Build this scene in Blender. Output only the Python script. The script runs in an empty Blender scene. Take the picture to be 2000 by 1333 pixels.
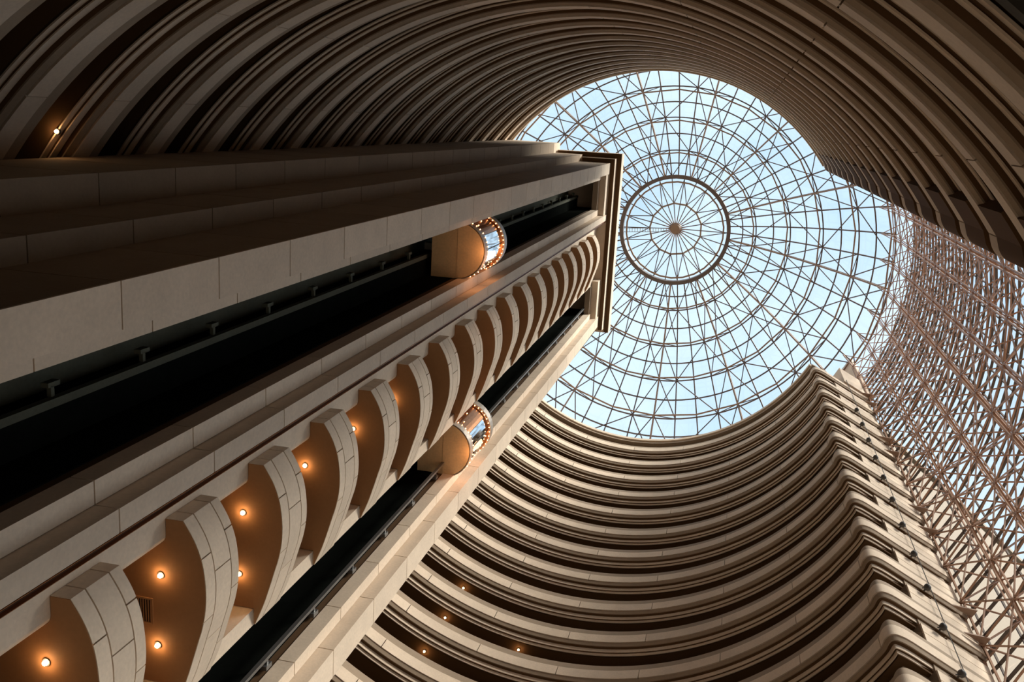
import bpy, math, random
from mathutils import Vector, Matrix
random.seed(7)
R_ = math.radians
sc = bpy.context.scene
COL = sc.collection

# ------------------------------------------------------------------ camera
# world: x = image right, y = image down (both level), z = straight up; eye at the origin, 1.6 m over the lobby floor
CXP, CYP, FPX = 1000.0, 666.5, 1900.0
ZEN = (1456.2, 255.5)                      # pixel where the verticals meet
zc = Vector((ZEN[0]-CXP, ZEN[1]-CYP, FPX)).normalized()
e1 = (Vector((1, 0, 0)) - zc*zc.x).normalized()
e2 = zc.cross(e1)
cam_d = bpy.data.cameras.new('camera')
cam = bpy.data.objects.new('camera', cam_d)
COL.objects.link(cam)
cam_d.sensor_fit = 'HORIZONTAL'; cam_d.sensor_width = 36.0; cam_d.lens = FPX/2000*36
cam_d.clip_start = 0.05; cam_d.clip_end = 2000
cam.matrix_world = Matrix(((e1.x, -e1.y, -e1.z, 0), (e2.x, -e2.y, -e2.z, 0), (zc.x, -zc.y, -zc.z, 0), (0, 0, 0, 1)))
sc.camera = cam

# ------------------------------------------------------------------ world, exposure
sc.view_settings.view_transform = 'Standard'
sc.view_settings.look = 'None'
sc.view_settings.exposure = 0.30
sc.view_settings.gamma = 1.0
sc.view_settings.use_curve_mapping = False
w = bpy.data.worlds.new('sky'); sc.world = w; w.use_nodes = True
nt = w.node_tree; nt.nodes.clear()
wo = nt.nodes.new('ShaderNodeOutputWorld'); bg = nt.nodes.new('ShaderNodeBackground')
tc = nt.nodes.new('ShaderNodeTexCoord'); no = nt.nodes.new('ShaderNodeTexNoise')
no.inputs['Scale'].default_value = 4.0; no.inputs['Detail'].default_value = 5
cr = nt.nodes.new('ShaderNodeValToRGB')
cr.color_ramp.elements[0].position = .32; cr.color_ramp.elements[0].color = (.50, .70, .90, 1)
cr.color_ramp.elements[1].position = .62; cr.color_ramp.elements[1].color = (.74, .88, 1.0, 1)
nt.links.new(tc.outputs['Generated'], no.inputs['Vector']); nt.links.new(no.outputs['Fac'], cr.inputs['Fac'])
nt.links.new(cr.outputs['Color'], bg.inputs['Color']); bg.inputs['Strength'].default_value = 1.0
nt.links.new(bg.outputs[0], wo.inputs[0])

sd = bpy.data.lights.new('sun', 'SUN'); sd.energy = 8.6; sd.angle = R_(20); sd.color = (1, .93, .82)
so = bpy.data.objects.new('sun', sd); COL.objects.link(so)
for nm_, lx, ly, pw in (('lobby_fill', -3.0, 4.0, 60), ('lobby_fill', -4.5, 14.0, 50)):   # added fill lights, out of view below, to brighten the atrium
    ld = bpy.data.lights.new(nm_, 'AREA'); ld.shape = 'DISK'; ld.size = 7; ld.energy = pw; ld.color = (1, .86, .68)
    lo = bpy.data.objects.new(nm_, ld); COL.objects.link(lo); lo.location = (lx, ly, -1.2); lo.rotation_euler = (math.pi, 0, 0)
so.rotation_euler = Vector((-0.65, 0.32, -0.69)).to_track_quat('-Z', 'Y').to_euler()

# ------------------------------------------------------------------ materials
def mat(name, col, rough=.8, metal=0., var=.12, scale=1.5, fine=14., bump=0., objvar=.06, emit=None, est=0., spec=.5):
    m = bpy.data.materials.new(name); m.use_nodes = True
    n = m.node_tree.nodes; l = m.node_tree.links
    b = n['Principled BSDF']
    b.inputs['Specular IOR Level'].default_value = spec; b.inputs['Roughness'].default_value = rough; b.inputs['Metallic'].default_value = metal
    g = n.new('ShaderNodeNewGeometry')
    n1 = n.new('ShaderNodeTexNoise'); n1.inputs['Scale'].default_value = scale; n1.inputs['Detail'].default_value = 4
    n2 = n.new('ShaderNodeTexNoise'); n2.inputs['Scale'].default_value = fine; n2.inputs['Detail'].default_value = 3
    l.new(g.outputs['Position'], n1.inputs['Vector']); l.new(g.outputs['Position'], n2.inputs['Vector'])
    oi = n.new('ShaderNodeObjectInfo')
    a = n.new('ShaderNodeMath'); a.operation = 'ADD'; l.new(n1.outputs['Fac'], a.inputs[0]); l.new(n2.outputs['Fac'], a.inputs[1])
    mr = n.new('ShaderNodeMapRange'); mr.inputs[1].default_value = .6; mr.inputs[2].default_value = 1.4
    mr.inputs[3].default_value = 1-var; mr.inputs[4].default_value = 1+var; l.new(a.outputs[0], mr.inputs[0])
    mo = n.new('ShaderNodeMapRange'); mo.inputs[3].default_value = 1-objvar; mo.inputs[4].default_value = 1+objvar
    l.new(oi.outputs['Random'], mo.inputs[0])
    mu = n.new('ShaderNodeMath'); mu.operation = 'MULTIPLY'; l.new(mr.outputs[0], mu.inputs[0]); l.new(mo.outputs[0], mu.inputs[1])
    vm = n.new('ShaderNodeVectorMath'); vm.operation = 'SCALE'; vm.inputs[0].default_value = col[:3]
    l.new(mu.outputs[0], vm.inputs['Scale']); l.new(vm.outputs[0], b.inputs['Base Color'])
    if bump:
        bp = n.new('ShaderNodeBump'); bp.inputs['Strength'].default_value = bump; bp.inputs['Distance'].default_value = .02
        l.new(n2.outputs['Fac'], bp.inputs['Height']); l.new(bp.outputs[0], b.inputs['Normal'])
    if emit:
        b.inputs['Emission Color'].default_value = (*emit, 1); b.inputs['Emission Strength'].default_value = est
    return m

def glass(name, tint, refl=.06):
    m = bpy.data.materials.new(name); m.use_nodes = True
    n = m.node_tree.nodes; l = m.node_tree.links; n.clear()
    o = n.new('ShaderNodeOutputMaterial'); mx = n.new('ShaderNodeMixShader')
    t = n.new('ShaderNodeBsdfTransparent'); g = n.new('ShaderNodeBsdfGlossy')
    t.inputs[0].default_value = (*tint, 1); g.inputs['Roughness'].default_value = .03
    mx.inputs[0].default_value = refl
    l.new(t.outputs[0], mx.inputs[1]); l.new(g.outputs[0], mx.inputs[2]); l.new(mx.outputs[0], o.inputs[0])
    return m

M = dict(
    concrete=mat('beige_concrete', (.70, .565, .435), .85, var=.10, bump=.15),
    concrete_dim=mat('beige_concrete_painted_shade', (.33, .245, .17), .88, var=.10),  # shaded copy of the beige concrete, shade put into the colour
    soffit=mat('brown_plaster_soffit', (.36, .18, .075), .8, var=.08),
    soffit_dark=mat('brown_plaster_painted_shade', (.115, .062, .028), .95, var=.05, spec=.2),  # brown plaster darkened, the shade of the undersides put into its colour
    corridor=mat('corridor_wall', (.17, .10, .055), .85),
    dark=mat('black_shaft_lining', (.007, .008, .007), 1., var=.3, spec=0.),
    guide=mat('grey_green_guide_wall', (.10, .10, .075), .9, spec=.1),
    rail=mat('steel_guide_rail', (.30, .30, .30), .35, .8),
    domesteel=mat('dark_bronze_glazing_steel', (.13, .095, .085), .5, .1, objvar=.1),
    steel=mat('bronze_painted_steel', (.30, .19, .13), .5, .1, objvar=.12),
    redsteel=mat('copper_painted_lattice_steel', (.42, .24, .155), .45, .15, objvar=.15),
    darksteel=mat('dark_glazing_bar', (.09, .06, .045), .5, .2),
    copper=mat('polished_copper', (.55, .24, .10), .25, 1.0),
    channel=mat('dark_bronze_channel', (.09, .045, .025), .4, .3),
    gold=mat('golden_brown_panel', (.85, .60, .32), .5, .1),
    skirt=mat('grey_cab_skirt', (.42, .36, .30), .4, .3),
    mirror=mat('reflective_cab_window', (.82, .88, .92), .04, 1.0, var=.02, objvar=.01),
    lampfix=mat('dark_fixture', (.05, .045, .04), .5),
    bulb=mat('glowing_bulb', (1, .6, .3), .4, emit=(1, .50, .20), est=9.),
    lamp=mat('glowing_downlight', (1, .7, .4), .4, emit=(1, .62, .30), est=60.),
    floor=mat('lobby_floor_stone', (.14, .10, .07), .4),
    ext=mat('exterior_beige_render', (.19, .145, .10), .85, var=.05),
    ground=mat('outdoor_paving', (.22, .21, .19), .9),
    lobby=mat('dark_lobby_wall', (.05, .045, .035), .8),
    glass=glass('skylight_glass', (.93, .975, .99)),
    wglass=glass('curtain_glass', (.95, .97, .97)),
)

# ------------------------------------------------------------------ mesh helpers
class MB:
    def __init__(s): s.v = []; s.f = []
    def add(s, vs, fs):
        o = len(s.v); s.v += [tuple(p) for p in vs]; s.f += [tuple(i+o for i in q) for q in fs]
    def box8(s, p):      # p: 4 lower then 4 upper
        s.add(p, [(3, 2, 1, 0), (4, 5, 6, 7), (0, 1, 5, 4), (1, 2, 6, 5), (2, 3, 7, 6), (3, 0, 4, 7)])
    def poly(s, pts, z0, z1):
        n = len(pts)
        s.add([(x, y, z0) for x, y in pts] + [(x, y, z1) for x, y in pts],
              [tuple(reversed(range(n))), tuple(range(n, 2*n))] + [(i, (i+1) % n, n+(i+1) % n, n+i) for i in range(n)])
    def bar(s, a, b, w, h=None, up=Vector((0, 0, 1))):
        a = Vector(a); b = Vector(b); h = h or w; d = (b-a)
        if d.length < 1e-6: return
        d.normalize(); u = d.cross(up)
        if u.length < 1e-3: u = d.cross(Vector((1, 0, 0)))
        u.normalize(); v = u.cross(d); u = u*w/2; v = v*h/2
        s.box8([a-u-v, a+u-v, a+u+v, a-u+v, b-u-v, b+u-v, b+u+v, b-u+v])
    def chain(s, pts, w, h=None):
        for a, b in zip(pts, pts[1:]): s.bar(a, b, w, h)
    def sweep(s, path, nrm, sec):     # section of (d, z); d along the outward normal
        n = len(path); m = len(sec)
        vs = [(p[0]+q[0]*d, p[1]+q[1]*d, z) for p, q in zip(path, nrm) for d, z in sec]
        fs = [(i*m+j, i*m+(j+1) % m, (i+1)*m+(j+1) % m, (i+1)*m+j) for i in range(n-1) for j in range(m)]
        fs += [tuple(range(m)), tuple((n-1)*m+j for j in reversed(range(m)))]
        s.add(vs, fs)
    def sweep_off(s, sec):            # sweep along the gallery path, offset curves smoothed at the lobes
        m = len(sec); n = len(path); cols = [offpath(d) for d, z in sec]
        vs = [(cols[j][i][0], cols[j][i][1], sec[j][1]) for i in range(n) for j in range(m)]
        fs = [(i*m+j, i*m+(j+1) % m, (i+1)*m+(j+1) % m, (i+1)*m+j) for i in range(n-1) for j in range(m)]
        fs += [tuple(range(m)), tuple((n-1)*m+j for j in reversed(range(m)))]
        s.add(vs, fs)
    def ball(s, c, r, nu=10, nv=6):
        vs = [(c[0], c[1], c[2]-r)]
        for i in range(1, nv):
            t = math.pi*i/nv
            for j in range(nu):
                a = 2*math.pi*j/nu
                vs.append((c[0]+r*math.sin(t)*math.cos(a), c[1]+r*math.sin(t)*math.sin(a), c[2]-r*math.cos(t)))
        vs.append((c[0], c[1], c[2]+r)); L = len(vs)-1
        fs = [(0, 1+(j+1) % nu, 1+j) for j in range(nu)]
        for i in range(nv-2):
            for j in range(nu):
                a = 1+i*nu+j; b = 1+i*nu+(j+1) % nu
                fs.append((a, b, b+nu, a+nu))
        fs += [(L, L-nu+j, L-nu+(j+1) % nu) for j in range(nu)]
        s.add(vs, fs)
    def cyl(s, c, r, z0, z1, n=14, r1=None):
        r1 = r if r1 is None else r1
        vs = [(c[0]+r*math.cos(2*math.pi*j/n), c[1]+r*math.sin(2*math.pi*j/n), z0) for j in range(n)]
        vs += [(c[0]+r1*math.cos(2*math.pi*j/n), c[1]+r1*math.sin(2*math.pi*j/n), z1) for j in range(n)]
        s.add(vs, [tuple(reversed(range(n))), tuple(range(n, 2*n))] + [(i, (i+1) % n, n+(i+1) % n, n+i) for i in range(n)])
    def build(s, name, m, parent=None, **kw):
        me = bpy.data.meshes.new(name); me.from_pydata(s.v, [], s.f); me.update()
        me.materials.append(M[m] if isinstance(m, str) else m)
        o = bpy.data.objects.new(name, me); COL.objects.link(o)
        if parent: o.parent = parent
        for k, v in kw.items(): o[k] = v
        return o

def thing(name, label, cat, loc=(0, 0, 0), group=None):
    o = bpy.data.objects.new(name, None); COL.objects.link(o); o.location = loc; o.empty_display_size = .3
    o['label'] = label; o['category'] = cat
    if group: o['group'] = group
    return o
def struct(o): o['kind'] = 'structure'; return o
def dup(root, loc, label, group=None):
    r = root.copy(); COL.objects.link(r); r.location = loc; r['label'] = label
    if group: r['group'] = group
    for ch in list(root.children):
        c = ch.copy(); COL.objects.link(c); c.parent = r
        for g in list(ch.children):
            d = g.copy(); COL.objects.link(d); d.parent = c
    return r
ORD = ['topmost', 'second', 'third', 'fourth', 'fifth', 'sixth', 'seventh', 'eighth', 'ninth', 'tenth', 'eleventh', 'twelfth',
       'thirteenth', 'fourteenth', 'fifteenth', 'sixteenth', 'seventeenth', 'eighteenth', 'nineteenth', 'twentieth']

# ------------------------------------------------------------------ plan of the atrium
C = Vector((-5.87, 8.80)); RW = 12.68; H = 2.90; MID0 = 35.33
FLOOR = -1.6
def pol(r, a): return (C.x + r*math.cos(R_(a)), C.y + r*math.sin(R_(a)))
def catmull(P, n=5):
    out = []
    for i in range(len(P)-1):
        p0 = P[max(i-1, 0)]; p1 = P[i]; p2 = P[i+1]; p3 = P[min(i+2, len(P)-1)]
        for k in range(n):
            t = k/n
            out.append(tuple(.5*((2*b)+(-a+c)*t+(2*a-5*b+4*c-d)*t*t+(-a+3*b-3*c+d)*t**3) for a, b, c, d in zip(p0, p1, p2, p3)))
    out.append(P[-1]); return out
A_START = 32.4
lobe_rel = [(14.50, 8.23), (13.80, 7.81), (13.10, 7.39), (12.45, 7.00), (11.85, 6.64), (11.52, 6.45), (11.27, 6.34), (11.06, 6.30), (10.90, 6.36), (10.79, 6.51), (10.74, 6.67),
            (RW*math.cos(R_(A_START)), RW*math.sin(R_(A_START)))]
lobe = [(C.x+x, C.y+y) for x, y in catmull(lobe_rel, 4)]
JOINT0, JSTEP = 47.2, 15.1
bounds = [A_START] + [JOINT0+JSTEP*k for k in range(19) if JOINT0+JSTEP*k < 360-A_START-3] + [360-A_START]
path = list(lobe); seg_idx = [(0, len(lobe)-1)]
for a, b in zip(bounds, bounds[1:]):
    s = len(path)-1; n = 8
    for k in range(1, n+1): path.append(pol(RW, a+(b-a)*k/n))
    seg_idx.append((s, len(path)-1))
mir = [(x, 2*C.y-y) for x, y in reversed(lobe)]
s = len(path)-1; path += mir[1:]; seg_idx.append((s, len(path)-1))
def normals(P, flip=False):
    N = []
    for i in range(len(P)):
        a = P[max(i-1, 0)]; b = P[min(i+1, len(P)-1)]
        t = Vector((b[0]-a[0], b[1]-a[1])).normalized()
        n = (t.y, -t.x) if not flip else (-t.y, t.x)
        N.append(n)
    return N
nrm = normals(path)
# make sure the normal points away from the atrium centre on the circle
mi = len(path)//2
if (path[mi][0]-C.x)*nrm[mi][0] + (path[mi][1]-C.y)*nrm[mi][1] < 0: nrm = normals(path, True)
i_notch = next(i for i, p in enumerate(path) if p[0]-C.x < 12.45)        # the opening starts here
j_notch = len(path)-1-i_notch

_off = {}
def offpath(d):
    d = round(d, 4)
    if d not in _off:
        q = [(p[0]+n[0]*d, p[1]+n[1]*d) for p, n in zip(path, nrm)]
        L = len(lobe)+3; m = len(q)
        for it in range(int(80*max(d-.06, 0))):
            r = list(q)
            for i in range(18, L):
                r[i] = ((q[i-1][0]+q[i+1][0])*.25+q[i][0]*.5, (q[i-1][1]+q[i+1][1])*.25+q[i][1]*.5)
            q = r
        _off[d] = q
    return _off[d]
def cut(P, N, i, j, g0, g1):
    """sub-path with its ends pulled in by small joint gaps"""
    p = [Vector(q) for q in P[i:j+1]]; n = N[i:j+1]
    if g0: p[0] = p[0] + (p[1]-p[0]).normalized()*g0
    if g1: p[-1] = p[-1] + (p[-2]-p[-1]).normalized()*g1
    return [tuple(q) for q in p], n

# ------------------------------------------------------------------ setting: floor, ground, outer walls
b = MB(); b.poly([pol(19.2, a) for a in range(0, 360, 6)], FLOOR-.3, FLOOR); struct(b.build('floor', 'floor'))
b = MB(); b.add([(-400, -400, FLOOR-.35), (400, -400, FLOOR-.35), (400, 400, FLOOR-.35), (-400, 400, FLOOR-.35)], [(0, 1, 2, 3)])
struct(b.build('ground', 'ground'))
W_IN, W_OUT = 15.0, 15.5
arc = [32.5+1.0*(295.0/295)*k for k in range(296)]
arcp = [pol(1, a) for a in arc[::3]]
def ring_wall(r0, r1, z0, z1, a0=32.5, a1=327.5, st=3.0):
    n = int((a1-a0)/st); b = MB(); P = [pol(r0, a0+(a1-a0)*k/n) for k in range(n+1)]
    N = [(math.cos(R_(a0+(a1-a0)*k/n)), math.sin(R_(a0+(a1-a0)*k/n))) for k in range(n+1)]
    b.sweep(P, N, [(0, z0), (r1-r0, z0), (r1-r0, z1), (0, z1)]); return b
struct(ring_wall(W_IN, W_OUT, 11.0, 66.0).build('wall_back', 'corridor'))
struct(ring_wall(W_IN, W_OUT, FLOOR, 11.0).build('wall_lobby', 'lobby'))
struct(ring_wall(13.0, W_IN, 10.7, 11.0).build('ceiling', 'lobby'))
struct(ring_wall(16.75, 17.1, 66.6, 76.9, 29.7, 330.3).build('wall_drum', 'concrete'))
struct(ring_wall(12.74, 17.1, 65.95, 66.25, 30.5, 329.5).build('trim_roof_slab', 'concrete_dim'))
struct(ring_wall(12.64, 13.1, 66.25, 66.62, 31.2, 328.8).build('trim_roof_edge', 'concrete'))
# fin walls that close the corridors beside the lattice wall
for nm, sg in (('wall_fin_lower', 1), ('wall_fin_upper', -1)):
    b = MB()
    d = Vector((.857, .515*sg)); n = Vector((-.515, .857*sg))
    p0 = Vector((C.x+11.6, C.y+6.50*sg)); p1 = Vector((C.x+14.46, C.y+8.21*sg))
    q = [p0+n*.62, p1+n*.12-d*.3, p1+n*.22-d*.05, p1+n*1.0-d*1.8, p0+n*1.4]
    b.poly([tuple(v) for v in q], FLOOR, 66.9)
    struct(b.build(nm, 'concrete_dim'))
    b = MB(); q = [p1+n*-.02, p1+n*.32+d*0.0, p1+n*.9, Vector(pol(15.4, 33.5*sg))+n*.1, p1+n*.9-d*1.9, p1+n*.3-d*1.6]
    b = MB(); b.poly([tuple(v) for v in [p1-n*.02-d*1.7, p1-n*.02, p1+n*.25, p1+n*.9-d*1.7]], 65.4, 69.2)
    struct(b.build('trim_fin_cap', 'concrete'))

# ------------------------------------------------------------------ gallery balconies, one ring per floor
NG = 19
def make_gallery():
    t = thing('gallery_balcony', '', 'balcony', (0, 0, 0))
    for (i, j) in seg_idx:
        p, n = cut(path, nrm, i, j, .015 if i else 0, .015 if j < len(path)-1 else 0)
        b = MB(); b.sweep(p, n, [(0, -.30), (.12, -.30), (.12, .30), (0, .30)]); b.build('fascia_panel', 'concrete', t)
    full = (path, nrm)
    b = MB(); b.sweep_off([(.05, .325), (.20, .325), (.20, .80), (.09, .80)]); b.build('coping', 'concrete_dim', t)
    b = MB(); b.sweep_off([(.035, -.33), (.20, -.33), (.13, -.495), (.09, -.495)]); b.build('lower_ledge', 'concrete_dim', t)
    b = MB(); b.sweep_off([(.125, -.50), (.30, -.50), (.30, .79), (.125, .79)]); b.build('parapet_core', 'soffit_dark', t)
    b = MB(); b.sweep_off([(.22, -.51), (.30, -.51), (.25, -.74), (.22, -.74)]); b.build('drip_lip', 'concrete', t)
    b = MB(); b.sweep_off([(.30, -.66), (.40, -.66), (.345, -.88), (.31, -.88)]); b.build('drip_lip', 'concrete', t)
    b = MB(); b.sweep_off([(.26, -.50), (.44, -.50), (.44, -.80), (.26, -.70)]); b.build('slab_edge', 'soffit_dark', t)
    # ceiling slab from the lips back to the corridor wall
    b = MB(); inner = offpath(.40)
    outer = []
    for i, p in enumerate(path):
        v = Vector((p[0]-C.x, p[1]-C.y)); a = math.degrees(math.atan2(v.y, v.x)) % 360
        if v.length > 12.75: outer.append((p[0]+nrm[i][0]*1.0, p[1]+nrm[i][1]*1.0))
        else: outer.append(pol(15.1, a))
    m = len(path)
    vs = [(x, y, -.86) for x, y in inner]+[(x, y, -.86) for x, y in outer]+[(x, y, -.62) for x, y in inner]+[(x, y, -.62) for x, y in outer]
    fs = []
    for i in range(m-1): fs += [(i, i+1, m+i+1, m+i), (2*m+i, 3*m+i, 3*m+i+1, 2*m+i+1)]
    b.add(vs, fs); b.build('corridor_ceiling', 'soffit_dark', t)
    for i, j in ((0, i_notch), (m-len(lobe)-3, m-1)):
        if i:
            b = MB(); A_, B_ = offpath(.0), offpath(.62); q = A_[i:j+1]+list(reversed(B_[i:j+1]))
            nn_ = j-i+1
            for kk in range(nn_-1): b.poly([A_[i+kk], A_[i+kk+1], B_[i+kk+1], B_[i+kk]], -2.12, -.31)
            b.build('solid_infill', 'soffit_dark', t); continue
        p, n = cut(path, nrm, i, j, 0, 0)
        for za, zb in ((-2.07, -1.51), (-1.47, -.91)):
            b = MB(); b.sweep(p, n, [(.10, za), (.60, za), (.60, zb), (.10, zb)]); b.build('solid_infill', 'concrete', t)
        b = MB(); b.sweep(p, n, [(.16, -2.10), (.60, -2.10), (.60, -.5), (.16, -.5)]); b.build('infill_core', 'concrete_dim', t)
    return t
g0 = make_gallery()
for k in range(NG):
    z = MID0 + H*(10-k)
    lab = ('topmost curved concrete gallery balcony ring, right under the skylight rim' if k == 0 else
           'curved concrete gallery balcony ring, %s one down from the skylight rim' % ORD[k])
    if k == NG-1: lab = 'lowest curved concrete gallery balcony ring, crossing the dark upper right corner'
    if k == 0: g0.location = (0, 0, z); g0['label'] = lab; g0['group'] = 'gallery balcony rings around the atrium'
    else: dup(g0, (0, 0, z), lab)

# ------------------------------------------------------------------ elevator tower
A0 = Vector((-8.47, 2.07)); T_ = Vector((-.0576, 1)).normalized(); N_ = Vector((1, .0576)).normalized()
def P(s, d): v = A0 + T_*s + N_*d; return (v.x, v.y)
ZT = 64.2
def tbox(mb, s0, s1, d0, d1, z0, z1): mb.poly([P(s0, d0), P(s0, d1), P(s1, d1), P(s1, d0)], z0, z1)
tw = thing('elevator_tower', 'tall beige stone elevator tower with two black shafts and a stepped crown', 'tower', (0, 0, FLOOR))
def tb(mb, name, m, parent=tw, **kw):
    mb.v = [(x, y, z-FLOOR) for x, y, z in mb.v]
    return mb.build(name, m, parent, **kw)
def stack(name, s0, s1, d0, d1, zj, m='concrete', z1=ZT, gap=.03):
    zs = [FLOOR]+[z for z in zj if FLOOR+.5 < z < z1-.3]+[z1]
    for a, c in zip(zs, zs[1:]):
        b = MB(); tbox(b, s0, s1, d0, d1, a+gap, c); tb(b, name, m)
J1 = [11.95+2.68*k for k in range(-5, 21)]
J2 = [11.72+2.68*k for k in range(-5, 21)]
stack('front_panel', 0, .71, -.05, 0, J1)
stack('front_panel', .72, 1.05, -.8, -.4, [z+1.34 for z in J1])
stack('front_panel', 2.97, 3.34, -.8, -.4, J2)
stack('front_panel', 3.35, 3.73, -.9, 0, J2)
stack('front_panel', 9.84, 10.17, -.8, -.4, [z-1.3 for z in J2])
stack('front_panel', 10.18, 10.90, -1.2, 0, J2)
# cores behind the panels keep the joints dark
for s0, s1, d0, d1 in ((.03, .70, -2.0, -.05), (.70, 1.04, -1.0, -.45), (3.0, 3.70, -1.0, -.45), (3.4, 3.7, -.9, -.05), (9.86, 10.2, -1.0, -.45), (10.2, 10.87, -1.4, -.05)):
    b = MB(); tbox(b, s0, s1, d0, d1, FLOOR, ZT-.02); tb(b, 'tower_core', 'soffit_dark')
# side wall with its two setbacks, its shade put into the darker concrete
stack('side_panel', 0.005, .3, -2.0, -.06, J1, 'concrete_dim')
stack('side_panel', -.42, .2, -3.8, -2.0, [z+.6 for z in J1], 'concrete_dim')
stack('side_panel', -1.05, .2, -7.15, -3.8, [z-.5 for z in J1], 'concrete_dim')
# shafts
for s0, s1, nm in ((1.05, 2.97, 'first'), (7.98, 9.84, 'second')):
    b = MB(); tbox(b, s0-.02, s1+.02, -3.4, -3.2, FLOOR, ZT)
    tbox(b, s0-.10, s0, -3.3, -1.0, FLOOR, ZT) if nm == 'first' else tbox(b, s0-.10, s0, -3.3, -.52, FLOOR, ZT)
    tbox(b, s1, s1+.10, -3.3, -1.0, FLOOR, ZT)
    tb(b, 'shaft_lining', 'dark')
b = MB(); tbox(b, 1.0, 2.95, -3.2, -2.65, FLOOR, ZT); tb(b, 'guide_wall', 'guide')
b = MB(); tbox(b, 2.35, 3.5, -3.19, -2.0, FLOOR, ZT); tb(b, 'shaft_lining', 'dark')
b = MB(); tbox(b, 2.24, 2.38, -2.10, -1.96, FLOOR, ZT); tb(b, 'guide_rail', 'guide')
b = MB(); tbox(b, 1.42, 1.45, -2.64, -2.60, FLOOR, ZT); tb(b, 'cable', 'dark')
b = MB(); tbox(b, 9.42, 9.50, -.86, -.76, FLOOR, ZT); tb(b, 'guide_rail', 'rail')
for k in range(22):
    z = 13.0+2.5*k
    if z > ZT-1: break
    b = MB(); tbox(b, 2.06, 2.24, -2.14, -2.06, z, z+.08); tbox(b, 2.0, 2.08, -2.2, -2.06, z-.06, z+.22); tb(b, 'rail_bracket', 'guide')
    b = MB(); tbox(b, 9.48, 9.74, -.90, -.84, z, z+.07); tbox(b, 9.70, 9.80, -.95, -.80, z-.10, z+.16); tb(b, 'rail_bracket', 'rail')
# copper channel beside the balconies
b = MB(); tbox(b, 3.74, 3.84, -.4, -.07, FLOOR, ZT); tb(b, 'copper_channel', 'channel')
b = MB(); tbox(b, 3.738, 3.748, -.1, .01, FLOOR, ZT); tbox(b, 3.832, 3.842, -.1, .01, FLOOR, ZT); tb(b, 'copper_edge', 'copper')
for k in range(120):
    pass
b = MB()
for k in range(150):
    z = 7+.38*k
    if z < ZT: b.ball((*P(3.79, -.09), z), .014, 6, 4)
tb(b, 'rivet_row', 'skirt', kind='stuff')
# columns beside the balconies, rounded on the inside edge
col = [P(3.84, -2.4), P(3.84, -.6)] + [P(4.74+.2*math.sin(R_(a)), -.8+.2*math.cos(R_(a))) for a in range(0, 91, 15)] + [P(4.94, -2.4)]
b = MB(); b.poly(col, FLOOR, ZT); tb(b, 'column', 'concrete')
b = MB(); tbox(b, 7.62, 7.98, -2.4, -.5, FLOOR, ZT); tb(b, 'column', 'concrete')
b = MB(); tbox(b, 3.84, 8.0, -5.2, -5.0, FLOOR, ZT); tb(b, 'lift_lobby_wall', 'corridor')
b = MB(); tbox(b, 3.6, 3.84, -5.0, -2.2, FLOOR, ZT); tbox(b, 7.98, 8.1, -5.0, -2.2, FLOOR, ZT); tb(b, 'lift_lobby_wall', 'corridor')
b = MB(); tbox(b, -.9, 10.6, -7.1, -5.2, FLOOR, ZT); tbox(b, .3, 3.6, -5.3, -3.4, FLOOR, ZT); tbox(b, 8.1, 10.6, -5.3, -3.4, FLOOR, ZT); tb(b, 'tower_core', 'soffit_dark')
b = MB(); tbox(b, 10.2, 10.88, -7.4, -1.2, FLOOR, ZT); tb(b, 'side_panel', 'concrete')
# shaft headers
for s0, s1 in ((1.03, 3.0), (7.98, 9.87)):
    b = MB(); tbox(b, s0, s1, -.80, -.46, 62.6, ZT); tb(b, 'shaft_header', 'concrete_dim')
    b = MB(); tbox(b, s0-.3, s1+.34, -.46, -.06, 63.1, ZT); tb(b, 'shaft_header', 'concrete')
# stepped crown following the plan of the tower
for o, back, z0, z1 in ((.28, -1.9, 64.25, 65.2), (.60, -3.72, 65.2, 66.4)):
    b = MB(); b.poly([P(-o, o), P(10.9+o, o), P(10.9+o, -7.1), P(.2, -7.1), P(.2, back), P(-o, back)], z0, z1); tb(b, 'crown_tier', 'concrete')
for o0, o1, back, z in ((.01, .26, -1.88, 64.22), (.30, .58, -3.7, 65.17)):
    b = MB(); b.poly([P(-o1, back), P(-o1, o1), P(10.9+o1, o1), P(10.9+o1, o0), P(-o0, o0), P(-o0, back)], z, z+.03)
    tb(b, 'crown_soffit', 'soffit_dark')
b = MB(); tbox(b, -.42, .2, -3.8, -2.0, ZT, 65.2); tb(b, 'side_panel', 'concrete')
b = MB(); tbox(b, -1.05, .2, -7.15, -3.8, ZT, 66.4); tb(b, 'side_panel', 'concrete')

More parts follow.
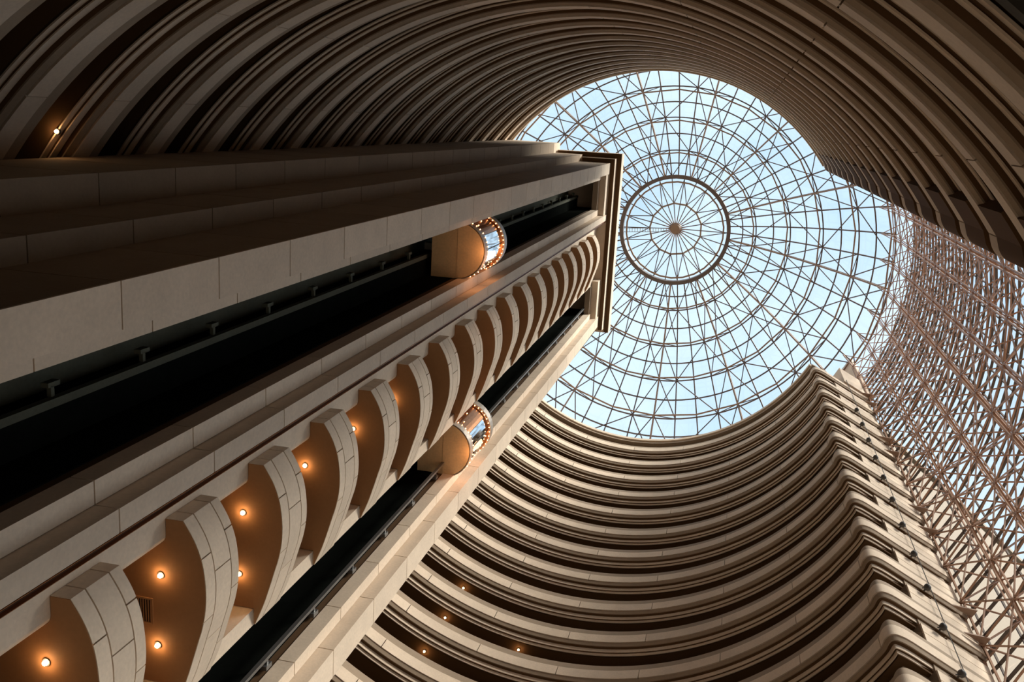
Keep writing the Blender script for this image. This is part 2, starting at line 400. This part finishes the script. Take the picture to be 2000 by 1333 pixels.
# ------------------------------------------------------------------ tower balconies
ZB0 = 10.93
bp = [(4.44, -.26), (4.64, -.13), (4.85, -.02), (5.1, .07), (5.35, .12), (5.7, .15), (6.05, .135), (6.4, .07), (6.7, -.02), (7.1, -.14), (7.5, -.27), (7.96, -.46)]
bp = catmull(bp, 3)
BP = [P(*q) for q in bp]; BN = normals(BP)
if BN[10][0]*N_.x+BN[10][1]*N_.y > 0: BN = normals(BP, True)      # normals point into the tower
RET = [P(4.44, -1.2), P(4.44, -.26)]
def make_tower_balcony():
    t = thing('tower_balcony', '', 'balcony', (0, 0, 0))
    nB = len(BP)-1
    for z0, z1, ds, cuts in ((0, .305, 0, (.28, .62)), (.335, .855, 0, (.40, .76)), (.885, 1.13, 0, (.22, .56, .84))):
        idx = [0]+[int(round(c*nB)) for c in cuts]+[nB]
        for i, j in zip(idx, idx[1:]):
            p, n = cut(BP, BN, i, j, .012 if i else 0, .012 if j < nB else 0)
            b = MB(); b.sweep(p, n, [(ds, z0), (.13, z0), (.13, z1), (ds, z1)]); b.build('parapet_panel', 'concrete', t)
        q = [P(4.44+ds, -.59), P(4.44+ds, -.26-ds), P(4.57, -.26-ds), P(4.57, -.59)]
        b = MB(); b.poly(q, z0, z1); b.build('return_panel', 'concrete', t)
    b = MB(); b.sweep(BP[1:], BN[1:], [(.10, .03), (.22, .03), (.22, 1.12), (.10, 1.12)])
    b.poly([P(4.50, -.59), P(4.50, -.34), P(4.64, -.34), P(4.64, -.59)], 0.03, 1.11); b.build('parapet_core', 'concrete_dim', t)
    inner = [(p[0]+q[0]*.012, p[1]+q[1]*.012) for p, q in zip(BP, BN)]
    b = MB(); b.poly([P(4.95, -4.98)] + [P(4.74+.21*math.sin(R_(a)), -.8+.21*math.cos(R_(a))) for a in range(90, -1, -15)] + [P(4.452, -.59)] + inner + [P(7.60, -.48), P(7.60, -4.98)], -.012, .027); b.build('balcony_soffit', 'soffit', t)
    return t
tb0 = make_tower_balcony()
NTB = 19
for k in range(NTB):
    z = ZB0+H*(17-k)
    lab = ('topmost curved balcony between the two elevator shafts, just below the crown' if k == 0 else
           'lowest curved balcony between the two elevator shafts' if k == NTB-1 else
           'curved stone balcony on the elevator tower, %s one below the crown' % ORD[k])
    if k == 0: tb0.location = (0, 0, z); tb0['label'] = lab; tb0['group'] = 'curved balconies of the elevator tower'
    else: dup(tb0, (0, 0, z), lab)

# ------------------------------------------------------------------ ceiling lamps
def make_lamp(x, y, z, label, group, power=1.8):
    t = thing('ceiling_lamp', label, 'lamp', (x, y, z), group)
    b = MB(); b.cyl((0, 0), .065, -.03, .02, 16, .08); b.build('trim_ring', 'lampfix', t)
    b = MB(); b.ball((0, 0, -.045), .042, 12, 8); b.build('bulb', 'lamp', t)
    l = bpy.data.lights.new('lamp_glow', 'POINT'); l.energy = power; l.color = (1, .55, .22); l.shadow_soft_size = .06
    o = bpy.data.objects.new('lamp_glow', l); COL.objects.link(o); o.parent = t; o.location = (0, 0, -.16)
LA = (-9.49, 7.53); LB = (-9.66, 8.88)
nm = ['lowest', 'second lowest', 'third lowest', 'fourth lowest', 'fifth lowest', 'highest']
for k in range(6):
    make_lamp(*LA, ZB0+H*k, 'glowing amber downlight near the copper channel, %s lit tower balcony ceiling' % nm[k], 'downlights under the tower balconies')
make_lamp(*LB, ZB0+H, 'glowing amber downlight beside the vent grille, nearer the second shaft', 'downlights under the tower balconies')
make_lamp(*LB, ZB0+2*H, 'glowing amber downlight touching the edge of a curved parapet, next balcony up from the vent', 'downlights under the tower balconies')
CEI = MID0-.87
for a, j, lab in ((116.1, 2, 'small amber downlight in the lower gallery, highest of the group of four'),
                  (116.1, 1, 'small amber downlight in the lower gallery, middle one of three near the tower edge'),
                  (116.1, 0, 'small amber downlight in the lower gallery, lowest of three near the tower edge'),
                  (101.2, 1, 'small amber downlight in the lower gallery, rightmost and farthest from the tower'),
                  (-137.5, -5, 'tiny amber downlight in the dim gallery at the upper left')):
    x, y = pol(13.40 if a > 0 else 13.0, a); make_lamp(x, y, CEI+H*j, lab, 'downlights in the gallery corridors', 2.)
t = thing('ceiling_vent', 'slatted brown air vent in a tower balcony ceiling between two lamps', 'vent', (0, 0, ZB0+H-.02))

def pbox(mb, s0, s1, d0, d1, z0, z1): mb.poly([P(s0, d0), P(s0, d1), P(s1, d1), P(s1, d0)], z0, z1)
b = MB(); pbox(b, 6.0, 6.46, -.90, -.87, -.02, .012); pbox(b, 6.0, 6.46, -1.26, -1.23, -.02, .012)
pbox(b, 5.98, 6.01, -1.26, -.87, -.02, .012); pbox(b, 6.45, 6.48, -1.26, -.87, -.02, .012); b.build('vent_frame', 'soffit', t)
b = MB(); pbox(b, 6.0, 6.46, -1.24, -.89, .004, .011); b.build('vent_back', 'dark', t)
for k in range(7):
    b = MB(); pbox(b, 6.01, 6.45, -1.215+.048*k, -1.195+.048*k, -.012, .004); b.build('slat', 'soffit', t)

# ------------------------------------------------------------------ elevator cabs
def make_cab(s0, d0, z, r, label):
    t = thing('elevator_cab', label, 'elevator', (0, 0, z), 'elevator cabs in the open shafts')
    def arc(rr, a0=-90, a1=90, n=20): return [P(s0+rr*math.sin(R_(a0+(a1-a0)*k/n)), d0+rr*math.cos(R_(a0+(a1-a0)*k/n))) for k in range(n+1)]
    def shell(mb, r0, r1, z0, z1, a0=-90, a1=90, n=20):
        A = arc(r1, a0, a1, n); B = list(reversed(arc(r0, a0, a1, n)))
        for k in range(n):
            mb.poly([A[k], A[k+1], B[n-k-1], B[n-k]], z0, z1)
    b = MB(); b.poly(arc(r), 0, .06); b.build('base_plate', 'gold', t)
    b = MB(); shell(b, r-.02, r+.03, .0, .34); b.build('skirt', 'skirt', t)
    b = MB(); shell(b, r-.10, r+.02, .30, .41); b.build('lower_light_band', 'copper', t)
    b = MB(); shell(b, r-.06, r-.01, .41, 2.48, -90, -34, 8); b.build('side_panel', 'copper', t)
    b = MB(); shell(b, r-.06, r-.01, .41, 2.48, 60, 90, 6); b.build('side_panel', 'copper', t)
    b = MB(); shell(b, r-.07, r-.03, .41, 2.48, -34, 60, 14); b.build('window', 'mirror', t)
    b = MB()
    for a in (-34, -3, 29, 60):
        q = P(s0+(r-.03)*math.sin(R_(a)), d0+(r-.03)*math.cos(R_(a))); b.bar((*q, .41), (*q, 2.48), .03)
    b.build('window_frame', 'lampfix', t)
    b = MB(); shell(b, r-.10, r+.03, 2.48, 2.62); b.build('upper_light_band', 'copper', t)
    b = MB(); shell(b, r-.05, r+.07, 2.62, 3.0); b.poly(arc(r+.02), 2.95, 3.06); b.build('canopy', 'skirt', t)
    b = MB(); pbox(b, s0-r, s0+r, d0-.9, d0+.01, 0, 3.0); b.build('car_body', 'gold', t)
    b = MB(); pbox(b, s0-.12, s0+.12, d0-1.3, d0-.8, .4, .7); b.build('guide_arm', 'rail', t); b = MB(); pbox(b, s0-.12, s0+.12, d0-1.3, d0-.8, 2.4, 2.7); b.build('guide_arm', 'rail', t)
    bm = MB(); bm.ball((0, 0, 0), .019, 8, 6); first = None
    for zz, rr in ((.355, r+.04), (2.53, r+.05)):
        for k in range(19):
            a = -84+168*k/18; q = P(s0+rr*math.sin(R_(a)), d0+rr*math.cos(R_(a)))
            if first is None: first = bm.build('bulb', 'bulb', t); o = first
            else: o = first.copy(); COL.objects.link(o); o.parent = t
            o.location = (*q, zz)
    for a, zz in ((-66, 1.6), (-58, .8), (58, 1.9), (64, .9), (4, 2.2), (30, 1.2)):
        q = P(s0+(r+.0)*math.sin(R_(a)), d0+(r+.0)*math.cos(R_(a)))
        o = first.copy(); COL.objects.link(o); o.parent = t; o.location = (*q, zz)
    l = bpy.data.lights.new('cab_glow', 'POINT'); l.energy = 11; l.color = (1, .45, .20); l.shadow_soft_size = .3
    for ds_, dz in ((.55, .2), (.55, 2.3), (0, -.35)):
        o = bpy.data.objects.new('cab_glow', l); COL.objects.link(o); o.parent = t; o.location = (*P(s0+ds_, d0+r+.18), dz)
make_cab(2.0, -.87, 32.0, .98, 'half-round copper elevator cab in the upper wide shaft, its glass reflecting the skylight')
make_cab(8.95, -.85, 31.2, 1.0, 'half-round copper elevator cab in the lower narrow shaft beside the steel guide rail')

# ------------------------------------------------------------------ fin fixtures: wall cameras, conduit
cx_, cy_ = C.x+12.97, C.y+7.12
for k in range(11):
    z = MID0-.75+H*(k-2)
    t = thing('wall_fixture', ('lowest' if k == 0 else 'topmost' if k == 10 else ORD[k]+' from the bottom' )+' dark ball fixture on the wall fin', 'wall light', (cx_, cy_, z), 'ball fixtures in a column on the fin')
    b = MB(); b.ball((0, 0, 0), .13, 12, 8); b.build('globe', 'lampfix', t)
    b = MB(); b.bar((0, 0, .02), (-.10, .18, .05), .05); b.bar((-.2, -.02, -.13), (.03, .0, -.10), .03); b.build('bracket', 'lampfix', t)
b = MB(); b.bar((C.x+13.18, C.y+7.39, FLOOR), (C.x+13.18, C.y+7.39, 66), .025)
o = b.build('conduit', 'lampfix'); o['label'] = 'thin dark conduit running up the wall fin past the ball fixtures'; o['category'] = 'conduit'

# ------------------------------------------------------------------ skylight dome
CD = Vector((-5.86, 8.87)); ZA, KD = 91.3, .0535
def D(r, a, off=0.):
    sl = 2*KD*r; L = math.sqrt(1+sl*sl); rr = r-off*sl/L; z = ZA-KD*r*r-off/L
    return (CD.x+rr*math.cos(R_(a)), CD.y+rr*math.sin(R_(a)), z)
NM = 13; STEP = 360/NM; Q = STEP/4; OFF = 92.0
DBL = [4.85, 7.2, 10.0, 12.45, 14.85, 17.0]
SGL = [6.05, 8.65, 11.25, 13.7, 15.9]
dome = thing('skylight_dome', 'round glazed skylight dome of bronze steel ribs and rings over pale sky', 'skylight', (0, 0, 0))
radii = sorted(DBL+SGL)
for k in range(52):
    a = OFF+Q*k; b = MB(); b.chain([D(r, a) for r in radii], .10, .13); b.build('rafter', 'domesteel', dome)
for r in radii:
    n = 104; b = MB(); b.chain([D(r, 360*k/n) for k in range(n+1)], .10, .12); b.build('ring_beam', 'domesteel', dome)
for r in DBL[1:]:
    b = MB(); b.chain([D(r, OFF+STEP/2*k, .34) for k in range(27)], .11); b.build('inner_ring_chord', 'steel', dome)
for k in range(NM):
    a = OFF+STEP*k; b = MB()
    b.chain([D(r, a, .34) for r in DBL], .12)
    for r0, r1, r2 in zip(DBL, SGL, DBL[1:]):
        b.bar(D(r0, a, .34), D(r1, a), .06); b.bar(D(r1, a), D(r2, a, .34), .06)
    b.build('truss_rib', 'steel', dome)
def brace(p, q): b = MB(); b.bar(p, q, .075); b.build('diagonal_brace', 'domesteel', dome)
for k in range(NM):
    a = OFF+STEP*k
    for i in range(len(DBL)-1):
        r0, r1 = DBL[i], DBL[i+1]
        brace(D(r0, a, .34), D(r1, a+Q)); brace(D(r0, a, .34), D(r1, a-Q))
        if i % 2: brace(D(r0, a+3*Q), D(r1, a+Q)); brace(D(r0, a+3*Q), D(r1, a+STEP, .34))
        else: brace(D(r0, a+Q), D(r1, a+3*Q)); brace(D(r0, a+Q), D(r1, a, .34))
    for r in DBL[1:]:
        for p_, q_ in ((D(r, a+STEP/2), D(r, a+STEP/2, .34)), (D(r, a+Q), D(r, a, .34)), (D(r, a+3*Q), D(r, a+STEP, .34))):
            b = MB(); b.bar(p_, q_, .06); b.build('strut', 'domesteel', dome)
# dark compression ring, small ring, hub and spokes
b = MB(); z = ZA-KD*4.85**2
n = 52; N = [(math.cos(2*math.pi*k/n), math.sin(2*math.pi*k/n)) for k in range(n+1)]
b.sweep([(CD.x+4.66*c, CD.y+4.66*s_) for c, s_ in N], N, [(0, z-.55), (.34, z-.55), (.34, z+.2), (0, z+.2)]); b.build('compression_ring', 'domesteel', dome)
b = MB(); b.chain([D(4.60, OFF+STEP/2*k, .5) for k in range(27)], .14); b.build('inner_ring_chord', 'steel', dome)
b = MB(); b.chain([D(2.37, OFF+Q+STEP*k) for k in range(14)], .15); b.build('small_ring', 'steel', dome)
for k in range(26):
    a = OFF+Q+STEP/2*k; b = MB(); b.bar(D(.25, a), D(4.7, a), .08); b.build('spoke', 'domesteel', dome)
for k in range(NM):
    a = OFF+Q+STEP*k
    for s_ in (-1, 1):
        brace(D(2.37, a), D(4.7, a+s_*STEP*.5, .3))
b = MB(); b.cyl((CD.x, CD.y), .42, ZA-.75, ZA-.65, 20); b.cyl((CD.x, CD.y), .30, ZA-.66, ZA+.1, 20, .55); b.build('hub', 'steel', dome)
for k in range(26):
    a = OFF+Q+STEP/2*k; b = MB(); b.bar(D(.38, a, .68), D(1.15, a, .05), .055); b.build('hub_strut', 'redsteel', dome)
b = MB()
for s_ in (-1, 1): b.bar((CD.x-.5, CD.y+.17*s_+.1, ZA-.25), (CD.x-4.65, CD.y+.17*s_+.1, ZA-1.25), .05)
for k in range(17):
    f = k/17; x = CD.x-.6-4.0*f; zz = ZA-.27-.97*f; b.bar((x, CD.y-.07, zz), (x, CD.y+.27, zz), .045)
b.build('catwalk', 'rail', dome)
# glass panes
gr = [4.95]+DBL[1:]
for i in range(len(gr)-1):
    rs = [gr[i], SGL[i], gr[i+1]]
    for k in range(52):
        a = OFF+Q*k; b = MB()
        vs = [D(r, x, -.12) for r in rs for x in (a, a+Q)]
        b.add(vs, [(0, 1, 3, 2), (2, 3, 5, 4)]); b.build('glass_pane', 'glass', dome)
for k in range(26):
    a = OFF+Q+STEP/2*k; b = MB(); vs = [D(.2, a, -.1), D(.2, a+STEP/2, -.1), D(4.95, a, -.1), D(4.95, a+STEP/2, -.1)]
    b.add(vs, [(0, 1, 3, 2)]); b.build('glass_pane', 'glass', dome)

# ------------------------------------------------------------------ space frame curtain wall
sf = thing('space_frame_wall', 'tall curtain wall of copper-coloured steel space frame lattice and glass at the right', 'lattice wall', (0, 0, FLOOR))
RI, RO, RG = 16.6, 17.9, 18.15
def LB_(mb, name, m, **kw):
    mb.v = [(x, y, z-FLOOR) for x, y, z in mb.v]; return mb.build(name, m, sf, **kw)
ai = [OFF-STEP*2.25-Q*k for k in range(9)]      # 29.7 ... -25.7
ai = [29.7-Q*k for k in range(9)]
ao = [ai[0]-Q/2-Q*k for k in range(8)]; ao_x = [ai[0]+Q/2]+ao+[ao[-1]-Q]
ZI = [39.1+3.15*k for k in range(-12, 12)]; ZO = [z+1.575 for z in ZI[:-1]]
def I3(a, z): x, y = pol(RI, a); return (x, y, z)
def O3(a, z): x, y = pol(RO, a); return (x, y, z)
for a in ai:
    for da in (-.42, .42):
        b = MB(); b.bar(I3(a+da, FLOOR), I3(a+da, ZI[-1]), .055); LB_(b, 'vertical_chord', 'redsteel')
for a in ao_x:
    for da in (-.4, .4):
        b = MB(); b.bar(O3(a+da, FLOOR), O3(a+da, 74.5), .055); LB_(b, 'vertical_chord', 'redsteel')
for z in ZI:
    b = MB(); b.chain([I3(a, z) for a in ai], .06); LB_(b, 'horizontal_chord', 'redsteel')
for z in ZO:
    b = MB(); b.chain([O3(a, z) for a in ao_x], .06); LB_(b, 'horizontal_chord', 'redsteel')
webs = []
for a, c in ((ao_x[0], ai[0]), (ao_x[-1], ai[-1])):
    for z in ZO: webs += [(O3(a, z), I3(c, z-1.575)), (O3(a, z), I3(c, z+1.575))]
for k, a in enumerate(ao):
    for z in ZO:
        for aa in (ai[k], ai[k+1]):
            for zz in (z-1.575, z+1.575): webs.append((O3(a, z), I3(aa, zz)))
for k in range(len(ai)-1):
    for j in range(len(ZI)-1):
        webs.append((I3(ai[k], ZI[j]), I3(ai[k+1], ZI[j+1]))); webs.append((I3(ai[k+1], ZI[j]), I3(ai[k], ZI[j+1])))
for k in range(len(ao)-1):
    for j in range(len(ZO)-1):
        x, y = (ao[k], ao[k+1]) if (k+j) % 2 else (ao[k+1], ao[k])
        webs.append((O3(x, ZO[j]), O3(y, ZO[j+1])))
vis = sorted([w_ for w_ in webs if min(w_[0][2], w_[1][2]) > 24], key=lambda w_: w_[0][2]+w_[1][2]-w_[0][1]*1.5)
vs_ = set(id(w_) for w_ in vis[:290])
for w_ in vis[:290]:
    b = MB(); b.bar(w_[0], w_[1], .05); LB_(b, 'web_brace', 'redsteel')
b = MB()
for w_ in webs:
    if id(w_) not in vs_: b.bar(w_[0], w_[1], .05)
LB_(b, 'web_braces', 'redsteel', kind='stuff')
# link from the lattice head to the dome base
b = MB()
top = [I3(a, ZI[-1]) for a in ai]
for a, p in zip(ai, top):
    q = D(16.4, a, .3); b.bar(p, q, .08)
for k in range(8):
    q = D(16.4, ai[k], .3); q2 = D(16.4, ai[k+1], .3); b.bar(O3(ao[k], 74.5), q, .05); b.bar(O3(ao[k], 74.5), q2, .05)
LB_(b, 'head_link', 'redsteel')
nz = int((75.5-FLOOR)/1.05)
aw = [35.6-71.28*k/18 for k in range(19)]
for k in range(nz):
    z = FLOOR+1.0+1.05*k
    b = MB(); b.chain([(*pol(RG, a), z) for a in aw], .125, .045); LB_(b, 'glazing_transom', 'darksteel')
for a in aw:
    b = MB(); b.bar((*pol(RG, a), FLOOR), (*pol(RG, a), 76.5), .07); LB_(b, 'glazing_mullion', 'darksteel')
for k in range(18):
    for j in range(12):
        z0 = FLOOR+6.5*j; z1 = min(z0+6.5, 76.5)
        p, q = pol(RG+.05, aw[k]), pol(RG+.05, aw[k+1]); b = MB()
        b.add([(*p, z0), (*q, z0), (*q, z1), (*p, z1)], [(0, 1, 2, 3)]); LB_(b, 'glass_pane', 'wglass')
# edge post and its triangular plates on the fin
for sg in (1, -1):
    px_, py_ = C.x+14.52, C.y+8.20*sg
    b = MB(); b.bar((px_, py_, FLOOR), (px_, py_, 74), .07); LB_(b, 'edge_post', 'steel')
for z in (70.4, 64.4, 62.3, 54.9, 52.5, 44.5, 42.0, 34.7, 32.7):
    if z > 68: continue
    b = MB(); u = Vector((-.857, -.515)); nn = Vector((.515, -.857)); p = Vector((C.x+14.54, C.y+8.16))
    b.poly([tuple(p), tuple(p+u*.80), tuple(p+nn*.34)], z-.04, z+.04); LB_(b, 'edge_plate', 'steel')

# ------------------------------------------------------------------ building outside the lattice
t = thing('exterior_wing', 'beige rendered building wing seen through the lattice at the lower right', 'building', (0, 0, FLOOR))
p0 = Vector((9.4, 19.5)); dd = Vector((.74, .672)); nn = Vector((-.672, .74))
b = MB(); b.poly([tuple(v) for v in (p0, p0+dd*60, p0+dd*60+nn*14, p0+nn*14)], 0, 67-FLOOR); b.build('wall', 'ext', t)
b = MB(); q0 = p0-nn*.25-dd*0; b.poly([tuple(v) for v in (q0+dd*1.0, q0+dd*60, p0+dd*60+nn*.3, p0+dd*1.0+nn*.3)], 67-FLOOR, 67.9-FLOOR); b.build('roof_edge', 'ext', t)
